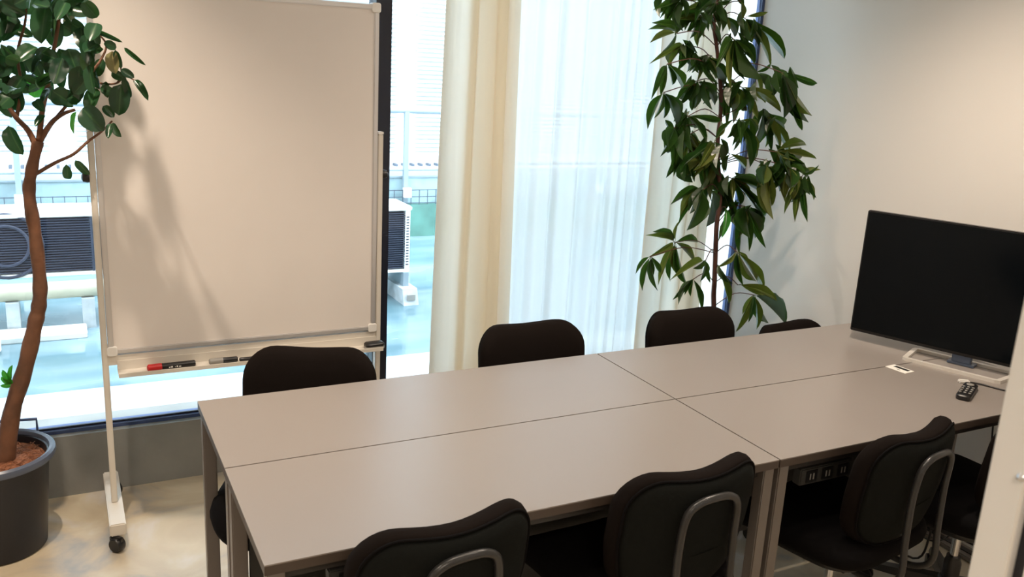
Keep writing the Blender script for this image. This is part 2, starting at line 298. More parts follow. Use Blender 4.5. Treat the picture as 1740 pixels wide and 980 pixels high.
RUB=[([-189,418,1724],[-114,402,1693],14),([-109,418,1678],[-55,395,1631],14),([-142,438,1666],[-135,421,1603],42),([-133,424,1670],[-119,437,1618],21),([-163,418,1686],[-128,447,1678],28),([-253,711,1789],[-170,698,1780],58),([-217,480,1680],[-163,454,1670],36),([-198,391,1669],[-205,431,1600],45),([-208,384,1626],[-199,344,1546],45),([-245,728,1772],[-225,688,1717],50),([-284,677,1758],[-286,682,1664],57),([-304,573,1785],[-324,553,1677],67),([-275,752,1809],[-238,744,1759],59),([-421,578,1789],[-357,573,1758],52),([-416,696,1721],[-346,679,1696],38),([-427,541,1670],[-389,565,1623],25),([-337,543,1666],[-391,508,1621],48),([-310,521,1661],[-354,561,1581],51),([-278,624,1665],[-237,643,1600],49),([-246,654,1663],[-207,692,1607],49),([-257,602,1635],[-221,590,1567],45),([-84,462,1585],[-51,422,1528],23),([-113,424,1592],[-97,444,1534],26),([-121,449,1572],[-132,448,1481],60),([-160,492,1577],[-158,487,1529],23),([-173,468,1506],[-145,459,1474],28),([-153,390,1464],[-133,381,1423],24),([-158,405,1460],[-169,367,1420],21),([-230,414,1502],[-178,384,1441],67),([-246,435,1490],[-256,454,1423],30),([-281,640,1312],[-279,671,1261],28),([-255,640,1325],[-217,654,1276],28),([-435,733,1421],[-401,725,1332],55),([-281,739,1617],[-273,708,1542],47),([-307,741,1572],[-312,771,1501],39),([-343,755,1578],[-358,782,1507],55),([-411,691,1546],[-397,685,1468],65),([-229,466,1620],[-235,496,1520],54),([-208,449,1591],[-250,459,1539],39),([-185,491,1556],[-214,474,1488],47),([-352,600,1510],[-331,563,1479],30),([-164,485,1642],[-183,496,1590],36),([-144,461,1607],[-106,440,1587],28),([-123,402,1616],[-88,400,1594],24),([-177,485,1557],[-138,474,1545],29),([-379,621,1578],[-414,615,1525],49),([-442,723,1607],[-470,693,1519],54),([-408,728,1643],[-373,689,1575],54),([-270,688,1543],[-239,709,1492],38),([-289,633,1501],[-249,652,1492],26),([-332,587,1468],[-357,559,1435],22),([-381,606,1747],[-423,588,1678],49),([-346,692,1819],[-390,697,1765],58),([-250,679,1843],[-203,717,1792],65),([-209,473,1805],[-173,496,1759],43),([-365,753,1803],[-332,787,1767],55),([-447,698,1537],[-422,686,1450],46),([-366,707,1570],[-419,707,1527],44),([-302,446,1852],[-325,472,1803],54),([-406,496,1910],[-452,509,1881],54),([-322,599,1816],[-291,604,1796],52),([-462,503,1554],[-420,443,1534],40),([-240,566,1847],[-203,557,1815],50),([-416,475,1635],[-381,492,1626],43),([-387,579,1842],[-353,526,1805],56),([-392,492,1547],[-425,447,1533],46),([-323,443,1822],[-346,419,1769],47),([-213,497,1814],[-263,507,1791],56),([-196,478,1617],[-179,473,1554],40),([-220,469,1690],[-184,450,1672],38),([-337,508,1809],[-385,521,1780],49),([-309,564,1869],[-312,567,1791],41),([-399,607,1926],[-358,595,1897],40),([-468,602,1761],[-475,571,1684],58),([-297,534,1579],[-339,484,1550],51),([-208,410,1709],[-210,384,1629],46),([-324,503,1650],[-283,478,1634],40),([-427,609,1636],[-417,609,1581],44),([-440,682,1730],[-463,627,1686],59),([-477,532,1539],[-441,542,1509],53),([-470,574,1907],[-502,546,1861],45),([-327,796,1764],[-282,805,1754],57),([-203,412,1737],[-180,421,1675],38),([-306,541,1543],[-263,548,1511],58),([-541,773,1739],[-543,715,1654],43),([-408,772,1540],[-454,786,1501],60),([-300,774,1832],[-344,729,1777],40),([-407,660,1820],[-395,638,1771],44),([-497,540,1659],[-452,561,1645],39),([-413,757,1554],[-420,712,1485],59),([-345,668,1811],[-326,647,1759],50),([-276,767,1815],[-312,742,1747],52),([-258,574,1790],[-230,591,1736],45),([-471,779,1639],[-497,757,1556],50),([-210,476,1828],[-247,461,1805],39),([-447,572,1646],[-410,597,1631],39),([-401,608,1769],[-415,587,1700],51),([-351,747,1894],[-379,699,1833],52),([-436,646,1632],[-484,670,1601],43),([-179,404,1742],[-201,358,1691],46),([-471,764,1543],[-424,766,1525],61),([-527,702,1687],[-501,708,1640],43),([-450,473,1893],[-488,425,1843],39),([-170,420,1915],[-189,422,1841],42),([-285,680,1929],[-238,691,1890],58),([-417,634,1596],[-440,658,1545],50),([-237,640,1927],[-225,656,1863],49),([-389,697,1809],[-429,661,1789],61),([-460,703,1737],[-437,667,1668],44),([-265,700,1736],[-231,699,1716],57),([-501,523,1703],[-458,483,1691],49),([-496,712,1545],[-458,676,1528],46),([-179,434,1908],[-164,452,1853],44),([-189,494,1919],[-183,478,1851],55),([-371,596,1586],[-332,624,1559],48),([-237,495,1837],[-270,492,1824],47),([-352,583,1642],[-328,575,1582],53),([-430,463,1575],[-480,441,1546],39),([-481,726,1709],[-516,742,1676],61),([-254,538,1850],[-292,550,1799],44),([-378,483,1871],[-412,502,1847],41),([-436,554,1749],[-464,500,1708],42),([-273,451,1640],[-298,416,1567],49),([-279,561,1619],[-321,541,1595],53),([-241,720,1641],[-290,671,1603],58),([-338,519,1786],[-294,492,1777],48),([-457,738,1832],[-418,700,1813],45),([-500,735,1640],[-528,676,1601],42),([-507,515,1557],[-462,482,1540],38),([-238,643,1775],[-288,624,1750],51),([-447,667,1855],[-491,650,1814],38),([-469,616,1546],[-434,571,1503],39),([-523,648,1588],[-489,656,1551],41),([-396,670,1570],[-427,681,1510],58),([-333,685,1904],[-286,665,1895],54),([-463,788,1751],[-443,752,1682],42),([-417,561,1519],[-448,544,1489],57),([-223,494,1556],[-270,479,1521],51),([-307,601,1554],[-332,573,1506],59),([-284,630,1774],[-291,634,1692],46),([-399,743,1561],[-354,772,1529],51),([-336,697,1889],[-370,663,1863],57),([-181,403,1685],[-217,359,1661],41),([-173,437,1890],[-182,403,1812],40),([-521,642,1653],[-533,627,1594],54),([-443,713,1834],[-489,684,1816],52),([-408,604,1610],[-451,607,1582],48),([-391,745,1942],[-434,716,1909],60),([-234,672,1846],[-267,682,1814],55),([-428,653,1772],[-381,663,1748],49),([-418,715,1790],[-464,720,1751],48),([-501,555,1562],[-545,571,1546],41),([-461,445,1660],[-464,469,1587],41),([-343,781,1947],[-324,738,1884],42),([-217,527,1730],[-213,492,1665],44),([-501,485,1711],[-544,458,1671],55),([-434,546,1622],[-471,538,1603],38),([-299,504,1666],[-334,470,1642],40),([-224,502,1535],[-266,526,1521],53),([-238,533,1617],[-203,521,1585],49),([-199,494,1828],[-234,463,1798],48),([-299,534,1922],[-317,482,1850],50),([-430,609,1854],[-394,583,1819],40),([-469,734,1638],[-458,724,1582],47),([-450,489,1532],[-481,490,1502],47),([-426,644,1704],[-385,668,1693],52),([-314,679,1936],[-318,647,1864],60),([-289,487,1598],[-341,507,1559],47),([-303,572,1937],[-256,601,1920],58),([-348,732,1657],[-370,761,1585],47),([-492,792,1568],[-447,768,1544],63),([-440,587,1767],[-407,596,1756],52),([-440,638,1908],[-402,578,1888],40),([-288,467,1832],[-244,474,1806],37),([-219,735,1725],[-198,713,1675],52),([-413,707,1860],[-389,721,1816],57),([-426,648,1778],[-466,593,1752],56),([-367,567,1838],[-366,539,1780],46),([-401,576,1859],[-444,573,1833],39),([-425,600,1768],[-426,577,1690],51),([-253,447,1794],[-282,393,1742],36),([-386,602,1836],[-403,608,1763],44),([-480,569,1537],[-493,589,1476],38),([-218,485,1895],[-262,450,1877],44),([-331,649,1556],[-370,659,1534],42),([-234,633,1840],[-254,649,1773],41),([-448,624,1785],[-466,571,1711],48),([-502,662,1747],[-546,617,1728],49),([-241,556,1739],[-199,508,1714],50),([-518,783,1806],[-537,797,1732],44),([-326,675,1903],[-359,621,1849],50),([-365,709,1931],[-404,736,1861],41),([-309,588,1664],[-304,536,1588],51),([-218,792,1780],[-240,820,1723],40),([-337,563,1905],[-372,508,1856],42),([-413,670,1567],[-439,613,1530],50),([-478,533,1598],[-507,521,1567],58),([-482,740,1715],[-520,747,1701],58),([-423,731,1645],[-384,682,1632],52),([-528,758,1535],[-551,756,1481],54),([-511,468,1540],[-543,477,1492],40),([-255,541,1666],[-237,527,1608],56),([-468,525,1667],[-507,482,1656],52),([-316,638,1914],[-278,618,1902],44),([-452,605,1653],[-491,608,1619],45),([-243,481,1945],[-210,425,1903],49),([-343,766,1624],[-386,784,1602],62),([-488,660,595],[-515,640,630],19),([-488,660,595],[-509,640,653],22),([-492,660,589],[-520,640,600],15),([-490,660,599],[-480,640,666],19)]
YOUNG_NODE=(2354,1113)

# ================================================================ SETTING
XL, XR, YW, H = -1.7, 2.86, 1.0, 2.6
struct('floor', box(XL, XR, -4.6, YW, -.1, 0), 'floor')
struct('ceiling', box(XL, XR, -4.6, 1.3, H, H+.1), 'ceiling')
struct('wall_left', box(XL-.1, XL, -4.6, 1.3, 0, H), 'wall')
struct('wall_right', box(XR, XR+.1, -4.6, 1.3, 0, H), 'wall')
struct('wall_rear', box(XL, XR, -4.7, -4.6, 0, H), 'wall')
struct('wall_window', box(XL, XR, YW, YW+.2, 0, .245), 'curb')
struct('trim_1', box(XL, XR, YW, YW+.2, 2.45, H), 'wall')
# partition beside the doorway the camera looks through
struct('wall_front', box(.5, XR, -2.10, -2.032, 0, H), 'wall')
dj = struct('door_1', box(.5, .56, -2.0155, -1.978, 0, H), 'white_plastic', bevel=.002)
obj('door_jamb', box(.512, .57, -2.032, -2.0155, 0, H), 'black_metal', dj)
kb = bmesh.new(); lathe([(.004, 0), (.0045, .002), (.003, .004), (.001, .0045)], 16, kb, (0, 0, 0), 'x')
o = obj('screw', kb, 'chrome', dj, smooth=True); o.scale = (-1, 1, 1); o.location = (.5, -2.0115, 1.338)

def window(name, x0, x1):
    f = bmesh.new(); box(x0, x1, 1.03, 1.09, .245, .259, f); box(x0, x1, 1.02, 1.09, 2.40, 2.45, f)
    w_ = struct(name, f, 'blue_metal')
    orect('glazing_bead', x0+.02, x1-.02, 1.045, 1.055, .259, .266, 'black_metal', w_)
    orect('pane', x0, x1, 1.060, 1.068, .259, 2.40, 'glass', w_)
    return w_
window('window_1', XL, .849); window('window_2', .914, 2.845)
struct('trim_2', box(.849, .914, 1.0, 1.10, .245, 2.45), 'black_metal', bevel=.003)
struct('trim_3', box(2.845, XR, 1.045, 1.09, .245, 2.45), 'blue_metal', bevel=.003)
struct('trim_4', box(XL, XR, .84, .875, 2.42, 2.46), 'white_plastic')

# downlight fittings
for i, (x, y, e, a) in enumerate(LAMPS):
    d = thing('ceiling_downlight', ['recessed downlight above the whiteboard and the rubber plant', 'recessed downlight above the white sheer curtain', 'recessed downlight nearest the right-hand wall', 'recessed downlight above the near left table',
        'recessed downlight in the left of the room', 'recessed downlight above the chairs by the partition', 'recessed downlight in the passage behind the doorway'][i], 'downlight', (x, y, H), group='ceiling downlights')
    obj('trim_ring', lathe([(.045, -.012), (.06, -.012), (.062, -.002), (.062, 0), (.045, 0)], 24, closed=True), 'white_plastic', d)
for i, (x, y) in enumerate(((.9, -1.0), (-.3, -3.2))):
    d = thing('ceiling_light', ['flat rectangular ceiling light above the tables', 'flat rectangular ceiling light in the passage'][i], 'light', (x, y, H))
    obj('housing', box(-.62, .62, -.17, .17, -.035, 0), 'white_plastic', d)

# ================================================================ TABLES
TW, TD, TH = 1.338, .455, .72
def table(name, label, x, y):
    t = thing(name, label, 'table', (x, y, 0), group='taupe office tables')
    g = .0022
    obj('tabletop', box(g, TW-g, -TD+g, -g, TH-.003, TH), 'laminate', t)
    obj('edge_band', box(g, TW-g, -TD+g, -g, TH-.024, TH-.003), 'edge', t)
    fr = bmesh.new()
    for a, b, c, d_ in ((.045, TW-.045, -TD+.03, -TD+.05), (.045, TW-.045, -.05, -.03), (.018, .036, -TD+.045, -.045), (TW-.036, TW-.018, -TD+.045, -.045)):
        box(a, b, c, d_, TH-.054, TH-.024, fr)
    obj('apron_frame', fr, 'underframe', t)
    for lx in (.008, TW-.044):
        for ly in (-TD+.008, -.044):
            l = orect('leg', lx, lx+.036, ly, ly+.036, .012, TH-.024, 'legmetal', t, bevel=.003)
            obj('foot_glide', lathe([(.012, 0), (.014, .004), (.012, .012)], 12, None, (lx+.018, ly+.018, 0)), 'plastic', l)
    return t
t1 = table('office_table', 'taupe office table at the far left, in front of the whiteboard', 0, 0)
def tcopy(l, x, y): return dup(t1, (x, y, 0), 0, l)
t2 = tcopy('taupe office table at the near left, closest to the camera', 0, -TD)
t3 = tcopy('taupe office table at the far right, between the curtain and the monitor', TW, 0)
t4 = tcopy('taupe office table at the near right, with the remote control on it', TW, -TD)
for t, y0 in ((t2, -.02), (t4, -.02)):
    obj('modesty_panel', box(.05, TW-.05, y0-.012, y0, .22, TH-.06), 'panel', t)
def socket(label, x, y, z):
    s = thing('socket_strip', label, 'socket strip', (x, y, z))
    obj('strip_body', box(0, .20, 0, .03, 0, .05), 'panel', s, bevel=.003)
    for k in range(3):
        f = obj('outlet', box(.02+k*.06, .06+k*.06, -.003, 0, .008, .042), 'plastic', s)
        obj('outlet_slots', box(.032+k*.06, .036+k*.06, -.004, -.003, .016, .034, box(.044+k*.06, .048+k*.06, -.004, -.003, .016, .034)), 'grey_plastic', f)
    return s
socket('black socket strip under the near edge of the near right table', TW+.12, -.875, .604)
socket('black socket strip under the near edge of the near left table', .14, -.875, .604)

# ================================================================ CHAIRS
def make_chair():
    c = thing('office_chair', 'x', 'chair', (0, 0, 0), 0, 'black office chairs around the tables')
    # local: sits facing +Y, backrest at -Y
    def seatfn(u, v, d):
        k = 1 + .05*(v/.22)
        z = .470 + d - .05*max(0, (v-.10)/.12)**2 + .012*(u/.23)**2 - .01*math.cos(v*6)
        return (u*k, v+.035, z)
    obj('seat', pad(.235, .235, .11, [(.06, -.055), (.02, -.050), (.004, -.034), (0, -.014), (.006, .006), (.022, .018), (.07, .026), (.14, .028), (.20, .028)], seatfn), 'fabric', c, smooth='all')
    obj('seat_pan', pad(.185, .18, .08, [(.02, -.085), (.0, -.075), (0, -.055)], seatfn), 'plastic', c, smooth='all')
    HB = .175; ZB = .655
    def backfn(u, v, d):
        u0 = u; u = u*(1-.20*max(0, -v/HB)**1.3)
        # d>0 towards the sitter (+Y); shell curves round the sitter and leans back
        y = -.212 + d + .050*(abs(u0)/.21)**2.0 - .14*v + .10*v*v
        return (u, y, ZB + v - .012*max(0, v/HB)*math.cos(min(1, abs(u0)/.17)*pi/2)**2)
    cu = obj('backrest', pad(.209, HB, .095, [(.012, -.006), (.003, .004), (0, .018), (.002, .034), (.012, .047), (.035, .056), (.08, .060), (.13, .060), (.165, .060)], backfn), 'fabric_edge', c, smooth='all')
    ou = rrect(.200, HB-.009, .088, 8); pth = [backfn(u, v, -.006) for u, v in ou]
    obj('piping', tube(pth+[pth[0]], .0030, 6, caps=False), 'fabric', cu, smooth='all')
    obj('back_shell', pad(.198, HB-.011, .086, [(.12, -.026), (.07, -.026), (.03, -.022), (.010, -.014), (0, -.004)], backfn), 'shell', c, smooth='all')
    # bent steel tube: an upright loop behind the shell running down and forward under the seat
    yb = -.262
    loop = [(-.085, .02, .385), (-.085, -.14, .375), (-.085, -.215, .385), (-.085, -.255, .43), (-.085, -.252, .53), (-.084, -.250, .65), (-.078, -.256, .735), (-.05, -.260, .765), (0, -.262, .772),
            (.05, -.260, .765), (.078, -.256, .735), (.084, -.250, .65), (.085, -.252, .53), (.085, -.255, .43), (.085, -.215, .385), (.085, -.14, .375), (.085, .02, .385)]
    obj('back_tube', tube(smoothpath(loop, 5), .0095, 10), 'tube', c, smooth='all')
    obj('tube_plate', box(-.095, .095, -.10, .03, .366, .374), 'plastic', c)
    obj('tilt_mechanism', box(-.07, .07, -.09, .09, .335, .374), 'plastic', c, bevel=.01)
    lv = obj('height_lever', tube([(.05, 0, .35), (.14, .02, .352), (.21, .03, .36)], .005, 8), 'tube', c)
    obj('lever_tip', tube([(.195, .028, .358), (.235, .034, .364)], [.009, .007], 8), 'plastic', lv)
    gl = obj('gas_lift', lathe([(.014, .20), (.014, .34)], 16), 'chrome', c, smooth=True)
    obj('lift_cover', lathe([(.027, .09), (.027, .20), (.022, .215), (.022, .225)], 16), 'plastic', gl, smooth=True)
    obj('base_hub', lathe([(.034, .066), (.040, .075), (.040, .105), (.030, .12)], 20), 'plastic', c, smooth=True)
    for k in range(5):
        a = 2*pi*k/5 + .3; d = Vector((math.cos(a), math.sin(a), 0)); s = Vector((-d.y, d.x, 0))
        bm = bmesh.new(); rr = []
        for t, w_, z0, z1 in ((.03, .026, .075, .110), (.15, .022, .068, .095), (.262, .017, .060, .078), (.272, .010, .062, .074)):
            rr.append([bm.verts.new(d*t + s*q*w_ + Vector((0, 0, z))) for q, z in ((-1, z0), (1, z0), (.75, z1), (-.75, z1))])
        for A, B in zip(rr, rr[1:]):
            for i in range(4): bm.faces.new((A[i], A[(i+1) % 4], B[(i+1) % 4], B[i]))
        bm.faces.new(rr[0]); bm.faces.new(rr[-1][::-1])
        lg = obj('base_leg', bm, 'tube', c, smooth=True)
        p = d*.258; cb = bmesh.new()
        for sgn in (-1, 1):
            prof = [(.010, -.009), (.024, -.008), (.026, 0), (.024, .008), (.010, .009)]
            tmp = lathe(prof, 16, None, (0, 0, 0), 'y')
            mt = Matrix.Translation(p + s*sgn*.013 + Vector((0, 0, .026))) @ Matrix.Rotation(a, 4, 'Z')
            bmesh.ops.transform(tmp, matrix=mt, verts=tmp.verts); me = bpy.data.meshes.new('t'); tmp.to_mesh(me); tmp.free(); cb.from_mesh(me)
        tube([p - s*.016 + Vector((0, 0, .026)), p + s*.016 + Vector((0, 0, .026))], .008, 8, cb)
        tube([p + Vector((0, 0, .024)), p + Vector((0, 0, .05))], .009, 8, cb)
        tube([p+Vector((0, 0, .05)), p+Vector((0, 0, .068))], .006, 8, cb)
        obj('caster', cb, 'plastic', lg, smooth=True)
    return c
ch = make_chair()
FAR = pi
def seat_at(bx, by, rz):  # chair centre from the place of its backrest
    return (bx - math.sin(rz)*.215, by + math.cos(rz)*.215, 0)
spots = [
 ('black chair tucked in front of the whiteboard, leftmost on the far side', .385, .205, FAR-.38, -.045),
 ('black chair in front of the curtain, second from the left on the far side', 1.16, .20, FAR, -.03),
 ('black chair at the foot of the narrow-leaved plant, third on the far side', 1.885, .22, FAR, -.045),
 ('black chair at the far right, only its low top showing beside the wall', 2.515, .30, FAR+.12, -.180),
 ('black chair at the bottom centre, leftmost on the near side, cut off by the frame', .355, -1.03, .10, -.018),
 ('black chair in the middle of the near side, steel loop behind its back', .975, -1.03, .06, -.010),
 ('black chair right of the paired table legs on the near side, steel loop behind', 1.735, -1.03, .17, -.030),
 ('black chair mostly hidden behind the doorway jamb, rightmost on the near side', 2.27, -1.06, .12, -.045)]
first = True; turn = iter((0, .5, .2, .1, .3, 0, 0, .4))   # how far each swivel base has been turned
for l, bx, by, rz, dz in spots:
    x, y, _ = seat_at(bx, by, rz)
    c = ch if first else dup(ch); first = False
    c.location = (x, y, 0); c.rotation_euler = (0, 0, rz); c['label'] = l
    tn = next(turn)
    if True:   # lower gas lift: everything above the base drops
        for k in c.children:
            n = k.name.split('.')[0]
            if n in ('seat', 'seat_pan', 'backrest', 'back_shell', 'back_tube', 'tube_plate', 'tilt_mechanism', 'height_lever'): k.location = (0, 0, dz)
            if n in ('base_leg', 'base_hub'): k.rotation_euler = (0, 0, tn)
            if n == 'gas_lift': k.location = (0, 0, 0); k.scale = (1, 1, 1+dz/.345)

# ================================================================ WHITEBOARD
wb = thing('whiteboard', 'large white board with a thin aluminium frame on a wheeled stand by the window', 'whiteboard', (.280, .70, 0), 0)
bx0, bx1, bz0, bz1 = -.475, .475, .655, 1.868
obj('board_surface', box(bx0+.012, bx1-.012, -.012, .012, bz0+.012, bz1-.012), 'board', wb)
for a, b, c_, d_ in ((bx0, bx1, bz0, bz0+.018), (bx0, bx1, bz1-.018, bz1), (bx0, bx0+.018, bz0+.018, bz1-.018), (bx1-.018, bx1, bz0+.018, bz1-.018)):
    obj('frame_rail', box(a, b, -.017, .017, c_, d_), 'alu', wb, bevel=.003)
for x in (bx0, bx1):
    for z in (bz0, bz1):
        obj('frame_corner', pad(.017, .017, .008, [(.002, -.02), (0, -.018), (0, .018), (.002, .02)], lambda u, v, d, x=x, z=z: (x*.975+u, d, z+(.011 if z < 1 else -.011)+v), 4), 'white_plastic', wb)
for sx in (-1, 1):
    x = sx*.4865
    p = obj('post', box(x-.010, x+.010, -.017, .017, .10, 1.412), 'cream_metal', wb, bevel=.003)
    obj('post_cap', box(x-.0105, x+.0105, -.0175, .0175, 1.412, 1.420), 'white_plastic', p)
    pv = obj('pivot_knob', lathe([(.016, 0), (.018, .006), (.014, .02), (.006, .024)], 16, None, (0, 0, 0), 'x'), 'plastic', p, smooth=True)
    pv.location = (x+sx*.010, 0, 1.262); pv.scale = (sx, 1, 1)
    for z in (.60, .64): obj('screw', lathe([(.004, 0), (.004, .003), (.001, .004)], 8, None, (x, 0, z), 'x'), 'plastic', p)
    f = obj('foot', box(x-.026, x+.026, -.18, .25, .055, .10), 'cream_metal', wb, bevel=.004)
    for yy in (-.16, .225):
        cs = obj('caster', lathe([(.010, -.016), (.022, -.016), (.026, -.011), (.026, .011), (.022, .016), (.010, .016)], 20, None, (0, 0, .026), 'x'), 'plastic', f, smooth=True)
        cs.location = (x + (.012 if yy > 0 else -.006), yy - (.02 if yy < 0 else -.02), 0); cs.rotation_euler = (0, 0, .75)
        obj('caster_fork', box(-.012, .012, -.022, .026, .030, .056), 'plastic', cs, bevel=.006)
obj('cross_bar', box(-.49, .49, -.012, .012, .615, .650), 'cream_metal', wb)
tr = bmesh.new(); box(-.45, .485, -.082, -.012, .592, .597, tr); box(-.45, .485, -.086, -.082, .592, .606, tr); box(-.45, .485, -.0155, -.012, .597, .630, tr)
obj('pen_tray', tr, 'cream_metal', wb)
0 and obj('rear_brace', tube([(-.49, .02, .30), (.49, .02, .30)], .010, 10), 'cream_metal', wb)

def marker(label, x, y, z, rz, body, cap, cat='marker', L=.125, r=.0095):
    m = thing('whiteboard_marker', label, cat, (x, y, z), rz)
    obj('barrel', lathe([(r*.8, .040), (r, .045), (r, L-.004), (r*.8, L)], 14, None, (0, 0, r), 'x'), body, m, smooth=True)
    c = obj('cap', lathe([(r*.6, -.004), (r*1.05, .0), (r*1.1, .042), (r*.9, .045)], 14, None, (0, 0, r), 'x'), cap, m, smooth=True)
    return m
ty = .70-.055; tz = .5972
mk = marker('black marker with a red cap lying on the pen tray under the board', -.075, ty-.004, tz, .02, 'plastic', 'red', L=.155, r=.0115)
bm = bmesh.new()
for i, (a, b) in enumerate(((.066, .070), (.072, .079), (.086, .088), (.091, .096), (.099, .106))): box(a, b, -.0124, -.0117, .008, .0135 if i % 2 else .0115, bm)
obj('white_print', bm, 'white_plastic', mk)
marker('grey and black marker on the pen tray, next to the red-capped one', .130, ty, tz, 0, 'plastic', 'grey_plastic', L=.095, r=.0105)
marker('thin black marker on the pen tray, half hidden by the leftmost far chair', .235, ty, tz, 0, 'plastic', 'plastic', L=.11, r=.007)
e = thing('board_eraser', 'small black board eraser at the right end of the pen tray', 'eraser', (.738, ty, tz), .05)
obj('grip', pad(.038, .020, .012, [(0, .010), (0, .018), (.006, .024), (.014, .025)], lambda u, v, d: (u, v, d)), 'plastic', e, smooth=True)
obj('felt', pad(.038, .020, .010, [(0, 0), (0, .010)], lambda u, v, d: (u, v, d)), 'grey_plastic', e)

# ================================================================ MONITOR AND THINGS ON THE TABLE
mo = thing('monitor', 'wide black flat monitor on a silver open-frame stand on the far right table', 'monitor', (2.50, -.556, TH), math.radians(-69.0))
# local: x to the screen's right, -y towards the viewer
Wm, Hm, zb = .815, .470, .036
obj('screen_housing', box(-Wm/2, Wm/2, .046, .072, zb, zb+Hm), 'bezel', mo, bevel=.003)
obj('rear_bulge', pad(.25, .14, .03, [(0, .070), (.0, .087), (.02, .097)], lambda u, v, d: (u, d, zb+Hm*.45+v)), 'bezel', mo)
sc = obj('screen', box(-Wm/2+.006, Wm/2-.006,   .0435, .046, zb+.012, zb+Hm-.006), 'screen', mo)
obj('stand_neck', box(-.033, .033, .050, .070, .008, zb+.06), 'bluegrey', mo, bevel=.003)
# open trapezoid stand ring, flat silver bar
def ring(pts, w_, z0, z1, bm):
    n = len(pts); c = Vector((sum(p[0] for p in pts)/n, sum(p[1] for p in pts)/n, 0)); O = [Vector((*p, 0)) for p in pts]; I = []
    for i, p in enumerate(O):
        a = (O[i]-O[i-1]).normalized(); b = (O[(i+1) % n]-O[i]).normalized(); na = Vector((-a.y, a.x, 0)); nb = Vector((-b.y, b.x, 0))
        if na.dot(c-p) < 0: na = -na
        if nb.dot(c-p) < 0: nb = -nb
        bi = (na+nb).normalized(); I.append(p + bi*w_/max(.3, bi.dot(na)))
    L = [[bm.verts.new(q + Vector((0, 0, z))) for q in s] for s, z in ((O, z0), (O, z1), (I, z1), (I, z0))]
    for k in range(4):
        A, B = L[k], L[(k+1) % 4]
        for i in range(n): bm.faces.new((A[i], A[(i+1) % n], B[(i+1) % n], B[i]))
base_pts = [(-.155, -.062), (.140, -.062), (.158, -.054), (.188, .085), (.184, .100), (.170, .108), (-.160, .108), (-.176, .100), (-.180, .085), (-.170, -.050)]
bm = bmesh.new(); ring(base_pts, .017, 0, .011, bm); obj('stand_base', bm, 'silver', mo, bevel=.0)
obj('base_bridge', box(-.045, .045, .045, .098, .002, .010), 'bluegrey', mo)

cdv = thing('card', 'small white card with a dark photo strip lying in front of the monitor stand', 'card', (2.287, -.492, TH), 1.66)
obj('card_sheet', box(-.040, .040, -.026, .026, 0, .0012), 'paper', cdv)
obj('printed_patch', box(-.030, .026, -.019, -.002, .0012, .0016, box(-.010, .004, .010, .013, .0012, .0016)), 'ink', cdv)
rc = thing('remote_control', 'small black remote control lying on the near right table', 'remote control', (2.298, -.748, TH), .47)
obj('remote_body', pad(.080, .022, .014, [(.003, 0), (0, .004), (0, .014), (.004, .018), (.010, .019)], lambda u, v, d: (u, v, d), 5), 'plastic', rc, smooth=True)
for i in range(4):
    for j in range(3):
        b = lathe([(.0045, .0185), (.0045, .0205), (.003, .0212)], 8, None, (-.048+i*.022, -.014+j*.014, 0))
        obj('button', b, 'grey_plastic', rc)
obj('button_ring', lathe([(.012, .0185), (.012, .0205), (.007, .021)], 16, None, (.050, 0, 0)), 'grey_plastic', rc)
dg = thing('usb_dongle', 'white plug with a thin black cable beside the remote control', 'plug', (2.385, -.672, TH), -.6)
obj('plug_body', box(-.018, .018, -.009, .009, 0, .012), 'white_plastic', dg, bevel=.003)
obj('cable', tube(smoothpath([(.018, 0, .005), (.06, -.01, .004), (.12, -.05, .003), (.20, -.07, .003), (.23, -.05, .003)], 5), .003, 6), 'plastic', dg, smooth='all')

# cables, adapter and cable trunk under the tables at the right
def cable(label, pts, r=.004, m='plastic', name='power_cable'):
    return tag(obj(name, tube(smoothpath(pts, 6), r, 6), m, smooth='all'), label, 'cable')
cable('black cable hanging from the table edge beside its right leg', [(2.17, -.80, .655), (2.18, -.81, .56), (2.165, -.80, .42), (2.20, -.78, .25), (2.25, -.70, .10), (2.42, -.35, .012)])
cable('thin black cable hanging below the far end of the near right table', [(2.44, -.76, .655), (2.45, -.77, .5), (2.45, -.76, .35), (2.52, -.60, .05), (2.60, -.30, .012)], .003)
ad = thing('power_adapter', 'black power adapter block on the floor under the right tables', 'adapter', (2.12, -.40, 0), .5)
obj('adapter_body', box(-.07, .07, -.035, .035, 0, .035), 'plastic', ad, bevel=.006)
obj('rating_label', box(-.05, .03, -.028, .020, .035, .0355), 'white_plastic', ad)
ct = thing('cable_cover', 'grey floor cable cover strip under the right tables', 'cable cover', (2.62, -.55, 0), 0)
obj('cover_rail', box(-.04, .04, -.9, .5, 0, .018), 'legmetal', ct, bevel=.004)
obj('cable_channel', box(-.012, .012, -.9, .5, .018, .022), 'plastic', ct)

